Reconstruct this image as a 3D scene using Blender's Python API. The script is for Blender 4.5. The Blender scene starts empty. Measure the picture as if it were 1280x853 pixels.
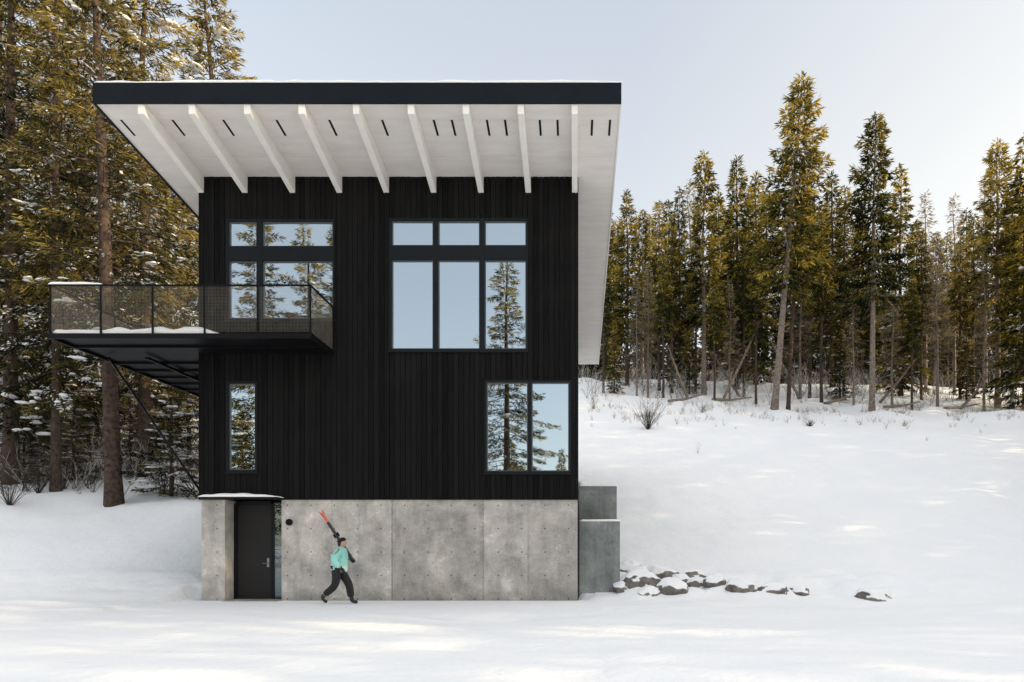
import bpy, bmesh, math, random
import numpy as np
from mathutils import Vector, Matrix, noise as mn
random.seed(7)
S = bpy.context.scene
COL = S.collection
# ------------------------------------------------------------------ camera geometry (24 mm shift lens)
F = 854.4; CD = 17.8; VX, VY = 719.0, 680.0; EYE = 1.5
def fx(px, Y=0.0): return (px - VX) * (Y + CD) / F
def fz(py, Y=0.0): return EYE - (py - VY) * (Y + CD) / F
cam = bpy.data.cameras.new('camera'); co = bpy.data.objects.new('camera', cam); COL.objects.link(co)
co.location = (0, -CD, EYE); co.rotation_euler = (math.radians(90), 0, 0)
cam.sensor_width = 36; cam.lens = F / 1280 * 36
cam.shift_x = -(VX - 640) / 1280; cam.shift_y = (VY - 426.5) / 1280
cam.clip_end = 2000; S.camera = co

# ------------------------------------------------------------------ materials
def mat(name):
    m = bpy.data.materials.new(name); m.use_nodes = True
    nt = m.node_tree; b = nt.nodes['Principled BSDF']
    return m, nt, b
def N(nt, t, **kw):
    n = nt.nodes.new(t)
    for k, v in kw.items(): setattr(n, k, v)
    return n
def ramp(nt, stops):
    r = N(nt, 'ShaderNodeValToRGB'); e = r.color_ramp.elements
    while len(e) < len(stops): e.new(0.5)
    for q, (p, c) in zip(e, stops):
        q.position = p; q.color = (c[0], c[1], c[2], 1)
    return r
def simple(name, col, rough=0.6, var=0.15, scale=6, bump=0.0, metal=0.0, spec=0.5):
    m, nt, b = mat(name)
    tc = N(nt, 'ShaderNodeTexCoord'); n = N(nt, 'ShaderNodeTexNoise'); n.inputs['Scale'].default_value = scale; n.inputs['Detail'].default_value = 6
    nt.links.new(tc.outputs['Object'], n.inputs['Vector'])
    r = ramp(nt, [(0.3, [c*(1-var) for c in col]), (0.7, [min(1, c*(1+var)) for c in col])])
    nt.links.new(n.outputs['Fac'], r.inputs['Fac']); nt.links.new(r.outputs['Color'], b.inputs['Base Color'])
    b.inputs['Roughness'].default_value = rough; b.inputs['Metallic'].default_value = metal; b.inputs['Specular IOR Level'].default_value = spec
    if bump:
        bp = N(nt, 'ShaderNodeBump'); bp.inputs['Strength'].default_value = bump; bp.inputs['Distance'].default_value = 0.02
        nt.links.new(n.outputs['Fac'], bp.inputs['Height']); nt.links.new(bp.outputs['Normal'], b.inputs['Normal'])
    return m
def snow_material():
    m, nt, b = mat('snow')
    tc = N(nt, 'ShaderNodeTexCoord')
    n1 = N(nt, 'ShaderNodeTexNoise'); n1.inputs['Scale'].default_value = 0.35; n1.inputs['Detail'].default_value = 4
    n2 = N(nt, 'ShaderNodeTexNoise'); n2.inputs['Scale'].default_value = 9; n2.inputs['Detail'].default_value = 8
    n3 = N(nt, 'ShaderNodeTexNoise'); n3.inputs['Scale'].default_value = 2.0; n3.inputs['Detail'].default_value = 5
    for n in (n1, n2, n3): nt.links.new(tc.outputs['Object'], n.inputs['Vector'])
    r = ramp(nt, [(0.3, (0.88, 0.89, 0.905)), (0.7, (0.92, 0.922, 0.927))])
    nt.links.new(n1.outputs['Fac'], r.inputs['Fac']); nt.links.new(r.outputs['Color'], b.inputs['Base Color'])
    b.inputs['Roughness'].default_value = 0.75; b.inputs['Specular IOR Level'].default_value = 0.2
    ad = N(nt, 'ShaderNodeMath', operation='MULTIPLY_ADD'); ad.inputs[1].default_value = 0.3
    nt.links.new(n2.outputs['Fac'], ad.inputs[0]); nt.links.new(n3.outputs['Fac'], ad.inputs[2])
    bp = N(nt, 'ShaderNodeBump'); bp.inputs['Strength'].default_value = 0.55; bp.inputs['Distance'].default_value = 0.1
    nt.links.new(ad.outputs[0], bp.inputs['Height']); nt.links.new(bp.outputs['Normal'], b.inputs['Normal'])
    return m
SNOW = snow_material()
def foliage(name, stops, tl=.45):
    m, nt, b = mat(name)
    at = N(nt, 'ShaderNodeAttribute'); at.attribute_name = 'tone'
    oi = N(nt, 'ShaderNodeObjectInfo')
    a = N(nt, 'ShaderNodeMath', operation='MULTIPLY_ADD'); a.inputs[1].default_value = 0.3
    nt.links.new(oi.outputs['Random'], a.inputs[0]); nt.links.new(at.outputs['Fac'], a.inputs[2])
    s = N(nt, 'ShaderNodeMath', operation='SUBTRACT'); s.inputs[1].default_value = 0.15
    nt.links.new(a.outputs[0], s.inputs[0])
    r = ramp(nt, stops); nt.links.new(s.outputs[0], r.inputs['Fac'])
    d = N(nt, 'ShaderNodeBsdfDiffuse'); t = N(nt, 'ShaderNodeBsdfTranslucent'); mx = N(nt, 'ShaderNodeMixShader'); mx.inputs[0].default_value = tl
    nt.links.new(r.outputs['Color'], d.inputs['Color']); nt.links.new(r.outputs['Color'], t.inputs['Color'])
    nt.links.new(d.outputs[0], mx.inputs[1]); nt.links.new(t.outputs[0], mx.inputs[2])
    nt.links.new(mx.outputs[0], nt.nodes['Material Output'].inputs['Surface'])
    return m
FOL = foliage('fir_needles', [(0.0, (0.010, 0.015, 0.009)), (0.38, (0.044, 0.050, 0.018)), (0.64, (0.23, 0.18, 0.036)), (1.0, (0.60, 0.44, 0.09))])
FOLL = foliage('fir_needles_warm', [(0.0, (0.010, 0.012, 0.009)), (0.40, (0.042, 0.044, 0.020)), (0.64, (0.23, 0.172, 0.046)), (1.0, (0.64, 0.46, 0.12))])  # sunlit gold raised in the needle colour itself
PALE = foliage('pale_needles', [(0.0, (0.08, 0.07, 0.055)), (0.5, (0.22, 0.18, 0.12)), (1.0, (0.45, 0.37, 0.24))])
BARK = simple('bark', (0.075, 0.054, 0.042), 0.9, 0.5, 7, 0.8, 0, .1)
BARKP = simple('bark_pale', (0.22, 0.18, 0.15), 0.9, 0.45, 7, 0.6, 0, .1)
TWIG = simple('twigs', (0.065, 0.05, 0.04), 0.9, 0.4, 2, 0, 0, .1)
FROST = simple('frosted_twigs', (0.5, 0.485, 0.47), 0.9, 0.4, 2, 0, 0, .1)
GRASS = simple('dry_grass', (0.28, 0.225, 0.16), 0.9, 0.3, 2)
def char_wood():
    m, nt, b = mat('charred_black_boards')
    tc = N(nt, 'ShaderNodeTexCoord'); mp = N(nt, 'ShaderNodeMapping'); mp.inputs['Scale'].default_value = (14, 14, 0.7)
    n = N(nt, 'ShaderNodeTexNoise'); n.inputs['Scale'].default_value = 2.5; n.inputs['Detail'].default_value = 8
    nt.links.new(tc.outputs['Object'], mp.inputs['Vector']); nt.links.new(mp.outputs[0], n.inputs['Vector'])
    at = N(nt, 'ShaderNodeAttribute'); at.attribute_name = 'tone'
    ad = N(nt, 'ShaderNodeMath', operation='MULTIPLY_ADD'); ad.inputs[1].default_value = 0.5
    nt.links.new(at.outputs['Fac'], ad.inputs[0]); nt.links.new(n.outputs['Fac'], ad.inputs[2])
    r = ramp(nt, [(0.35, (0.003, 0.003, 0.0033)), (1.0, (0.0115, 0.011, 0.0112))])
    nt.links.new(ad.outputs[0], r.inputs['Fac']); nt.links.new(r.outputs['Color'], b.inputs['Base Color'])
    b.inputs['Roughness'].default_value = 0.6; b.inputs['Specular IOR Level'].default_value = 0.06
    bp = N(nt, 'ShaderNodeBump'); bp.inputs['Strength'].default_value = 0.5; bp.inputs['Distance'].default_value = 0.01
    nt.links.new(n.outputs['Fac'], bp.inputs['Height']); nt.links.new(bp.outputs['Normal'], b.inputs['Normal'])
    return m
CHAR = char_wood()
BLACK = simple('black_steel', (0.006, 0.006, 0.007), 0.45, 0.2, 5, 0, 0, .12)
FASC = simple('fascia_steel', (0.005, 0.007, 0.011), 0.4, 0.3, 1.5, 0, 0, .15)
FRAME = simple('window_frame_black', (0.006, 0.008, 0.01), 0.35, 0.1, 5, 0, 0, .2)
SASH = simple('window_sash_edge', (0.075, 0.09, 0.1), 0.4, 0.1, 5, 0, 0, .4)
DOORM = simple('door_grey', (0.024, 0.022, 0.022), 0.5, 0.1, 3, 0, 0, .2)
STEEL = simple('handle_steel', (0.3, 0.3, 0.3), 0.35, 0.1, 5, 0, 1.0)
INT = simple('interior_plaster', (0.62, 0.56, 0.48), 0.8, 0.05, 1)
INTF = simple('interior_floor', (0.3, 0.22, 0.15), 0.5, 0.2, 3)
def white_wood():
    m, nt, b = mat('whitewashed_boards')
    tc = N(nt, 'ShaderNodeTexCoord'); sx = N(nt, 'ShaderNodeSeparateXYZ'); nt.links.new(tc.outputs['Object'], sx.inputs[0])
    def noi(sc, s, d):
        mp = N(nt, 'ShaderNodeMapping'); mp.inputs['Scale'].default_value = sc
        n = N(nt, 'ShaderNodeTexNoise'); n.inputs['Scale'].default_value = s; n.inputs['Detail'].default_value = d
        nt.links.new(tc.outputs['Object'], mp.inputs['Vector']); nt.links.new(mp.outputs[0], n.inputs['Vector']); return n
    n = noi((1, 4, 4), 1.3, 7)
    r = ramp(nt, [(0.25, (0.72, 0.675, 0.625)), (0.75, (0.82, 0.785, 0.74))]); nt.links.new(n.outputs['Fac'], r.inputs['Fac'])
    kn = noi((1, 1, 1), 5.5, 2); kr = ramp(nt, [(0.70, (1, 1, 1)), (0.76, (.86, .83, .79))]); nt.links.new(kn.outputs['Fac'], kr.inputs['Fac'])
    mk = N(nt, 'ShaderNodeMixRGB', blend_type='MULTIPLY'); mk.inputs[0].default_value = 1; nt.links.new(r.outputs[0], mk.inputs[1]); nt.links.new(kr.outputs[0], mk.inputs[2])
    fr = N(nt, 'ShaderNodeMath', operation='MODULO'); fr.inputs[1].default_value = 1.22
    ad = N(nt, 'ShaderNodeMath', operation='ADD'); ad.inputs[1].default_value = 20.3
    nt.links.new(sx.outputs['Y'], ad.inputs[0]); nt.links.new(ad.outputs[0], fr.inputs[0])
    lt = N(nt, 'ShaderNodeMath', operation='LESS_THAN'); lt.inputs[1].default_value = 0.008; nt.links.new(fr.outputs[0], lt.inputs[0])
    mx = N(nt, 'ShaderNodeMixRGB', blend_type='MULTIPLY'); mx.inputs[2].default_value = (0.8, 0.78, 0.76, 1)
    nt.links.new(lt.outputs[0], mx.inputs[0]); nt.links.new(mk.outputs[0], mx.inputs[1]); nt.links.new(mx.outputs[0], b.inputs['Base Color'])
    b.inputs['Roughness'].default_value = 0.65
    return m
SOFF = white_wood()
RAFT = simple('white_rafter_paint', (0.85, 0.825, 0.785), 0.55, 0.04, 3)
def concrete(name, base, seams=(), green=0.0):
    m, nt, b = mat(name)
    tc = N(nt, 'ShaderNodeTexCoord'); sx = N(nt, 'ShaderNodeSeparateXYZ'); nt.links.new(tc.outputs['Object'], sx.inputs[0])
    def noi(scale, sc=(1, 1, 1), det=7, rg=0.6):
        mp = N(nt, 'ShaderNodeMapping'); mp.inputs['Scale'].default_value = sc
        n = N(nt, 'ShaderNodeTexNoise'); n.inputs['Scale'].default_value = scale; n.inputs['Detail'].default_value = det; n.inputs['Roughness'].default_value = rg
        nt.links.new(tc.outputs['Object'], mp.inputs['Vector']); nt.links.new(mp.outputs[0], n.inputs['Vector']); return n
    a = noi(1.5, (1, 1, 1), 10, .74); s = noi(1.7, (1.6, 1, 0.4)); f = noi(20, (1, 1, 1), 8, .7); p = noi(.8, (1, 1, 1.2), 5, .6)
    r1 = ramp(nt, [(0.34, [c*0.62 for c in base]), (0.46, [c*.92 for c in base]), (0.56, [c*1.1 for c in base]), (0.65, [c*1.5 for c in base])]); nt.links.new(a.outputs['Fac'], r1.inputs['Fac'])
    r2 = ramp(nt, [(0.38, (0.6, 0.6, 0.61)), (0.5, (1, 1, 1)), (0.7, (1.0, 0.98, 0.95))]); nt.links.new(s.outputs['Fac'], r2.inputs['Fac'])
    r3 = ramp(nt, [(0.28, (0.78, 0.78, 0.78)), (0.6, (1.06, 1.06, 1.06))]); nt.links.new(f.outputs['Fac'], r3.inputs['Fac'])
    r4 = ramp(nt, [(0.35, (0.84, 0.84, 0.84)), (0.65, (1.25, 1.23, 1.2))]); nt.links.new(p.outputs['Fac'], r4.inputs['Fac'])
    cur = r1.outputs[0]
    for q_, fac in ((r2, .45), (r3, 1), (r4, 1)):
        mm = N(nt, 'ShaderNodeMixRGB', blend_type='MULTIPLY'); mm.inputs[0].default_value = fac
        nt.links.new(cur, mm.inputs[1]); nt.links.new(q_.outputs[0], mm.inputs[2]); cur = mm.outputs[0]
    def M(op, x, v=None, y=None):
        q = N(nt, 'ShaderNodeMath', operation=op); nt.links.new(x, q.inputs[0])
        if y is not None: nt.links.new(y, q.inputs[1])
        elif v is not None: q.inputs[1].default_value = v
        return q.outputs[0]
    def dark(fac, c):
        nonlocal cur
        q = N(nt, 'ShaderNodeMixRGB', blend_type='MULTIPLY'); q.inputs[2].default_value = (c, c, c, 1)
        nt.links.new(fac, q.inputs[0]); nt.links.new(cur, q.inputs[1]); cur = q.outputs[0]
    for X, c in seams:
        d = M('ABSOLUTE', M('SUBTRACT', sx.outputs['X'], X)); dark(M('LESS_THAN', d, 0.012), c)
    if seams:
        for (X, c), k in zip(seams, (0.82, 1.18, 1.0, 0.9)):
            dark(M('GREATER_THAN', sx.outputs['X'], X), k)
        mx = M('SUBTRACT', M('MODULO', M('ADD', sx.outputs['X'], 20.0), 0.61), 0.305)
        mz = M('SUBTRACT', M('MODULO', M('ADD', sx.outputs['Z'], 10.0), 0.61), 0.305)
        d = M('SQRT', M('ADD', M('MULTIPLY', mx, None, mx), None, M('MULTIPLY', mz, None, mz)))
        dark(M('LESS_THAN', d, 0.021), 0.32)
        dark(M('LESS_THAN', M('ABSOLUTE', M('SUBTRACT', sx.outputs['Z'], 1.22)), 0.005), 0.9)
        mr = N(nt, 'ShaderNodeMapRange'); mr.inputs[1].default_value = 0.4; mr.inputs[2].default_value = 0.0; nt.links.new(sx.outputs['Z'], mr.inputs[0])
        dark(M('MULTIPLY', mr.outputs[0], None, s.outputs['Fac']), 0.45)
    if green:
        w = M('LESS_THAN', M('MODULO', M('ADD', sx.outputs['X'], 20.0), 0.15), 0.01); dark(w, 0.85)
    nt.links.new(cur, b.inputs['Base Color']); b.inputs['Roughness'].default_value = 0.85
    bp = N(nt, 'ShaderNodeBump'); bp.inputs['Strength'].default_value = 0.3; bp.inputs['Distance'].default_value = 0.01
    nt.links.new(f.outputs['Fac'], bp.inputs['Height']); nt.links.new(bp.outputs['Normal'], b.inputs['Normal'])
    return m
CONC = concrete('board_marked_concrete', (0.46, 0.437, 0.41), [(fx(490), 0.5), (fx(604), 0.6), (fx(415), 0.8), (fx(660), 0.8)])
CONCG = concrete('weathered_concrete', (0.24, 0.257, 0.254), (), 1.0)
def glass(name, f, tr):
    m, nt, b = mat(name)
    g = N(nt, 'ShaderNodeBsdfGlossy'); g.inputs['Color'].default_value = (0.76, 0.88, 0.97, 1); g.inputs['Roughness'].default_value = 0.0
    t = N(nt, 'ShaderNodeBsdfTransparent'); t.inputs['Color'].default_value = (*tr, 1)
    mx = N(nt, 'ShaderNodeMixShader'); mx.inputs[0].default_value = f
    nt.links.new(t.outputs[0], mx.inputs[1]); nt.links.new(g.outputs[0], mx.inputs[2])
    nt.links.new(mx.outputs[0], nt.nodes['Material Output'].inputs['Surface'])
    return m
GLASS = glass('reflective_glass', .64, (0.75, 0.8, 0.8)); GLASSD = glass('dim_glass', .14, (.7, .75, .7))
def rock_mat():
    m, nt, b = mat('snow_dusted_stone')
    tc = N(nt, 'ShaderNodeTexCoord'); n = N(nt, 'ShaderNodeTexNoise'); n.inputs['Scale'].default_value = 5; n.inputs['Detail'].default_value = 8
    nt.links.new(tc.outputs['Object'], n.inputs['Vector'])
    r = ramp(nt, [(0.3, (0.07, 0.063, 0.056)), (0.7, (0.26, 0.23, 0.2))]); nt.links.new(n.outputs['Fac'], r.inputs['Fac'])
    ge = N(nt, 'ShaderNodeNewGeometry'); sx = N(nt, 'ShaderNodeSeparateXYZ'); nt.links.new(ge.outputs['Normal'], sx.inputs[0])
    ma = N(nt, 'ShaderNodeMath', operation='MULTIPLY_ADD'); ma.inputs[1].default_value = 0.9
    nt.links.new(n.outputs['Fac'], ma.inputs[0]); nt.links.new(sx.outputs['Z'], ma.inputs[2])
    rr = ramp(nt, [(0.84, (0, 0, 0)), (0.93, (1, 1, 1))]); nt.links.new(ma.outputs[0], rr.inputs['Fac'])
    mx = N(nt, 'ShaderNodeMixRGB'); mx.inputs[2].default_value = (0.9, 0.9, 0.91, 1)
    nt.links.new(rr.outputs[0], mx.inputs[0]); nt.links.new(r.outputs[0], mx.inputs[1]); nt.links.new(mx.outputs[0], b.inputs['Base Color'])
    b.inputs['Roughness'].default_value = 0.9
    return m
ROCK = rock_mat()

# ------------------------------------------------------------------ mesh helpers
class MB:
    def __init__(s): s.v = []; s.f = []; s.m = []; s.t = []
    def hexa(s, pts, mi=0, tone=0.5):
        o = len(s.v); s.v += [tuple(p) for p in pts]
        for q in ((0,3,2,1), (4,5,6,7), (0,1,5,4), (1,2,6,5), (2,3,7,6), (3,0,4,7)):
            s.f.append(tuple(o+i for i in q)); s.m.append(mi); s.t.append(tone)
    def box(s, x0, x1, y0, y1, z0, z1, mi=0, tone=0.5):
        s.hexa([(x0,y0,z0),(x1,y0,z0),(x1,y1,z0),(x0,y1,z0),(x0,y0,z1),(x1,y0,z1),(x1,y1,z1),(x0,y1,z1)], mi, tone)
    def tube(s, pts, rad, n=8, mi=0, cap=True):
        o = len(s.v); pts = [Vector(p) for p in pts]; k = len(pts)
        for i, p in enumerate(pts):
            d = (pts[min(i+1, k-1)] - pts[max(i-1, 0)]).normalized()
            a = d.cross(Vector((0.31, 0.95, 0.05))); 
            if a.length < 1e-3: a = d.cross(Vector((1, 0, 0)))
            a.normalize(); b = d.cross(a)
            for j in range(n):
                t = 2*math.pi*j/n; q = p + (a*math.cos(t) + b*math.sin(t))*rad[i]; s.v.append(tuple(q))
        for i in range(k-1):
            for j in range(n):
                s.f.append((o+i*n+j, o+i*n+(j+1) % n, o+(i+1)*n+(j+1) % n, o+(i+1)*n+j)); s.m.append(mi); s.t.append(0.5)
        if cap and n > 2:
            s.f.append(tuple(o+j for j in reversed(range(n)))); s.m.append(mi); s.t.append(0.5)
            s.f.append(tuple(o+(k-1)*n+j for j in range(n))); s.m.append(mi); s.t.append(0.5)
    def lump(s, c, rx, ry, rz, az, r, mi=1):      # a soft flattened mound of snow
        o = len(s.v); n = 8; ca, sa = math.cos(az), math.sin(az)
        rings = ((-.55, .75), (0, 1), (.55, .8), (.9, .4))
        for h, k in rings:
            for j in range(n):
                t = 6.2832*j/n; q = k*r.uniform(.8, 1.15); x = math.cos(t)*rx*q; y = math.sin(t)*ry*q
                s.v.append((c[0]+x*ca-y*sa, c[1]+x*sa+y*ca, c[2]+h*rz))
        s.v.append((c[0], c[1], c[2]+rz)); s.v.append((c[0], c[1], c[2]-rz*.7))
        for i in range(3):
            for j in range(n): s.f.append((o+i*n+j, o+i*n+(j+1) % n, o+(i+1)*n+(j+1) % n, o+(i+1)*n+j)); s.m.append(mi); s.t.append(.5)
        for j in range(n):
            s.f.append((o+3*n+j, o+3*n+(j+1) % n, o+4*n)); s.f.append((o+(j+1) % n, o+j, o+4*n+1)); s.m += [mi, mi]; s.t += [.5, .5]
    def mesh(s, name, mats, smooth=False, tone=False):
        me = bpy.data.meshes.new(name); me.from_pydata(s.v, [], s.f)
        for m in (mats if isinstance(mats, (list, tuple)) else [mats]): me.materials.append(m)
        me.polygons.foreach_set('material_index', s.m)
        if smooth: me.polygons.foreach_set('use_smooth', [True]*len(s.f))
        if tone:
            a = me.attributes.new('tone', 'FLOAT', 'FACE'); a.data.foreach_set('value', s.t)
        me.update(); return me
    def build(s, name, mats, parent=None, smooth=False, tone=False):
        return obj(name, s.mesh(name, mats, smooth, tone), parent)
def obj(name, me, parent=None, loc=None):
    o = bpy.data.objects.new(name, me); COL.objects.link(o)
    if parent is not None: o.parent = parent
    if loc is not None: o.location = loc
    return o
def tag(o, label=None, cat=None, group=None, kind=None):
    if label: o['label'] = label
    if cat: o['category'] = cat
    if group: o['group'] = group
    if kind: o['kind'] = kind
    return o
def empty(name, loc=(0, 0, 0)):
    o = bpy.data.objects.new(name, None); COL.objects.link(o); o.location = loc; o.empty_display_size = 0.3; return o
ORD = ['first','second','third','fourth','fifth','sixth','seventh','eighth','ninth','tenth','eleventh','twelfth','thirteenth','fourteenth','fifteenth','sixteenth','seventeenth','eighteenth','nineteenth','twentieth','twenty-first','twenty-second','twenty-third','twenty-fourth','twenty-fifth','twenty-sixth','twenty-seventh','twenty-eighth','twenty-ninth','thirtieth']

# ------------------------------------------------------------------ ground
def ss(a, b, x):
    t = min(1, max(0, (x-a)/(b-a))); return t*t*(3-2*t)
def soft(x, k=0.8): return 0.5*(x + math.sqrt(x*x + k*k))
HX0, HX1 = fx(249), fx(723)
def ground_h(X, Y):
    y0 = 0.6 - 0.045*max(0, X)
    a = soft(Y - y0, 1.0)
    hr = 0.375*min(a, 29.4)*(1 - 0.0022*max(0, X-3))
    if Y > 29.5: hr += 0.36*min(Y-29.5, 16) + 0.2*max(0, min(Y-45.5, 45)) + 0.05*max(0, Y-90)
    b = soft(Y - 0.1, 1.2)
    hl = 0.37*min(b, 7.9) + 0.31*max(0, min(Y-8, 26)) + .2*max(0, min(Y-34, 50))
    hl += 0.03*max(0, -X-14)*ss(0.5, 4, Y)
    w = ss(-11.5, 0.3, X)
    h = hl*(1-w) + hr*w
    big = mn.noise(Vector((X*0.16, Y*0.2, 3.1)))*0.35 + mn.noise(Vector((X*0.5, Y*0.6, 9.0)))*0.13 + mn.noise(Vector((X*1.4, Y*1.1, 19.0)))*0.04
    h += big*ss(1.5, 7, Y)
    if 24 < Y < 50: h += mn.noise(Vector((X*0.55, Y*0.4, 6.0)))*0.3*ss(24, 29, Y)
    if Y < 3:
        k = 1 - ss(0.5, 3, Y)
        near = ss(-0.3, -1.6, Y)
        h += k*near*(mn.noise(Vector((X*0.22+4, Y*0.75, 1.3)))*0.12 + mn.noise(Vector((X*0.7, Y*1.8, 5.5)))*0.04 + mn.noise(Vector((X*2.2, Y*3.2, 15.5)))*0.014)
    if -2 < Y < 4.5:
        e = math.exp(-((Y-0.9)/1.1)**2)
        if X > 1.0: h += e*(0.16 + 0.26*mn.noise(Vector((X*1.1, Y*1.4, 2.2))) + 0.15*mn.noise(Vector((X*3.0, Y*3.0, 7.2))))*ss(1.0, 1.6, X)*(1-ss(8, 13, X)*0.6)
        if X < HX0: h += e*(0.08 + 0.1*mn.noise(Vector((X*0.8, Y*1.0, 4.2))) + .05*mn.noise(Vector((X*2.4, Y*2.4, 1.2))))
    if -3.2 < Y < 0.3 and -10 < X < 1: h += 0.022*mn.noise(Vector((X*4.0, Y*4.0, 0.2)))
    if HX0 - 0.05 < X < HX1 + 0.02 and -0.05 < Y < 11.6: h = -0.06
    elif HX0 - 0.6 < X < HX1 + 0.3 and Y <= 0.6: h = min(h, 0.02 + max(0, (Y+0.2))*0.05)
    return h
def seq(parts):
    out = []
    for a, b, st in parts:
        n = max(1, int(round((b-a)/st))); out += [a + (b-a)*i/n for i in range(n)]
    return out + [parts[-1][1]]
gx = seq([(-400, -100, 60), (-100, -40, 6), (-40, -18, 0.7), (-18, 22, 0.18), (22, 50, 0.7), (50, 120, 7), (120, 400, 60)])
gy = seq([(-400, -100, 60), (-100, -40, 8), (-40, -13, 1.5), (-13, 4, 0.14), (4, 12, 0.3), (12, 48, 0.55), (48, 100, 4), (100, 400, 50)])
gv = [(x, y, ground_h(x, y)) for y in gy for x in gx]; nx = len(gx)
gf = [(j*nx+i, j*nx+i+1, (j+1)*nx+i+1, (j+1)*nx+i) for j in range(len(gy)-1) for i in range(nx-1)]
me = bpy.data.meshes.new('snow_ground'); me.from_pydata(gv, [], gf); me.materials.append(SNOW)
me.polygons.foreach_set('use_smooth', [True]*len(gf)); me.update()
tag(obj('snow_ground', me), 'snow covered ground rising to a hillside behind the house', 'ground', kind='structure')
def hit(px, py):
    Y = -12.0
    while Y < 90:
        if ground_h(fx(px, Y), Y) >= fz(py, Y): break
        Y += 0.08
    return Vector((fx(px, Y), Y, ground_h(fx(px, Y), Y)))

# ------------------------------------------------------------------ house
house = empty('house', (0, 0, 0))
tag(house, 'black timber clad modern house with shed roof on a concrete ground storey', 'house')
def soffz(Y): return 11.04 - 0.13*Y
WIN = {
 'A': (284, 419, 275, 401, [(287, 322), (329, 417)], [(278, 309), (327, 399)]),
 'B': (487, 660, 274, 440, [(490, 542), (548, 600), (606, 658)], [(277, 308), (326, 437)]),
 'C': (284, 323, 477, 591, [(287, 320)], [(480, 588)]),
 'D': (606, 714, 476, 592, [(608.5, 660), (664.5, 711.5)], [(478.5, 589.5)]),
}
holes = [(fx(a), fx(b), fz(d), fz(c)) for a, b, c, d, _, _ in WIN.values()]
def strips(x0, x1, z0, z1):
    iv = [(z0, z1)]; xm = (x0+x1)/2
    for a, b, c, d in holes:
        if a < xm < b:
            nv = []
            for p, q in iv:
                if c > p: nv.append((p, min(q, c)))
                if d < q: nv.append((max(p, d), q))
            iv = [(p, q) for p, q in nv if q - p > 1e-4]
    return iv
ZC = fz(624)
mb = MB(); bw = 0.138; edges = set(); x = HX0
while x < HX1 - 0.02: edges.add(round(x, 4)); x += bw
edges.add(round(HX1, 4)); wed = set()
for a, b, c, d in holes: wed |= {round(a, 4), round(b, 4)}
br = sorted(edges | wed); rr = random.Random(3)
tn = 0.5; yo = 0
for a, b in zip(br, br[1:]):
    if a in edges: tn = rr.random(); yo = rr.uniform(-0.006, 0.006)
    if b - a < 0.012: continue
    xa = a + (0.005 if a in edges else 0.0); xb = b - (0.005 if b in edges else 0.0)
    for p, q in strips(a, b, ZC - 0.02, soffz(0) - 0.004): mb.box(xa, xb, -0.04 + yo, -0.005, p, q, 0, tn)
mb.build('cladding', CHAR, house, tone=True)
mb = MB(); br = sorted({HX0+0.01, HX1-0.01} | wed)
for a, b in zip(br, br[1:]):
    for p, q in strips(a, b, ZC - 0.01, soffz(0.12) - 0.01): mb.box(a, b, -0.002, 0.12, p, q)
BK = 11.2
for x0, x1 in ((HX0, HX0+0.2), (HX1-0.2, HX1)):
    mb.hexa([(x0, .121, -0.3), (x1, .121, -0.3), (x1, BK, -0.3), (x0, BK, -0.3), (x0, .121, soffz(.12)-.01), (x1, .121, soffz(.12)-.01), (x1, BK, soffz(BK)-.01), (x0, BK, soffz(BK)-.01)])
mb.box(HX0+0.2, HX1-0.2, BK-0.2, BK-0.001, -0.3, soffz(BK)-0.02)
mb.build('wall', CHAR, house, tone=True)
mb = MB(); mb.box(HX0+0.21, HX1-0.21, 0.13, 9.0, ZC+0.1, ZC+0.3); mb.box(HX0+0.21, HX1-0.21, 0.13, 9.0, 6.05, 6.3)
mb.build('interior_floor', INTF, house)
mb = MB(); mb.box(HX0+0.21, HX1-0.21, 6.0, 6.1, ZC+0.31, 6.04); mb.box(HX0+0.21, HX1-0.21, 6.5, 6.6, 6.31, 10.0); mb.box(fx(452), fx(456), 0.14, 6.4, 6.31, 10.0)
mb.box(fx(290), fx(318), 0.5, 0.53, 6.9, 9.2)
mb.build('interior_wall', INT, house)
mb = MB()
mb.box(fx(252), fx(281), 0.0, 1.0, -0.4, ZC-0.022); mb.box(fx(352), fx(722), 0.0, 1.0, -0.4, ZC-0.022)
mb.box(fx(281), fx(352), 0.9, 1.0, -0.4, ZC-0.022)
mb.build('concrete_base', CONC, house)
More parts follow.
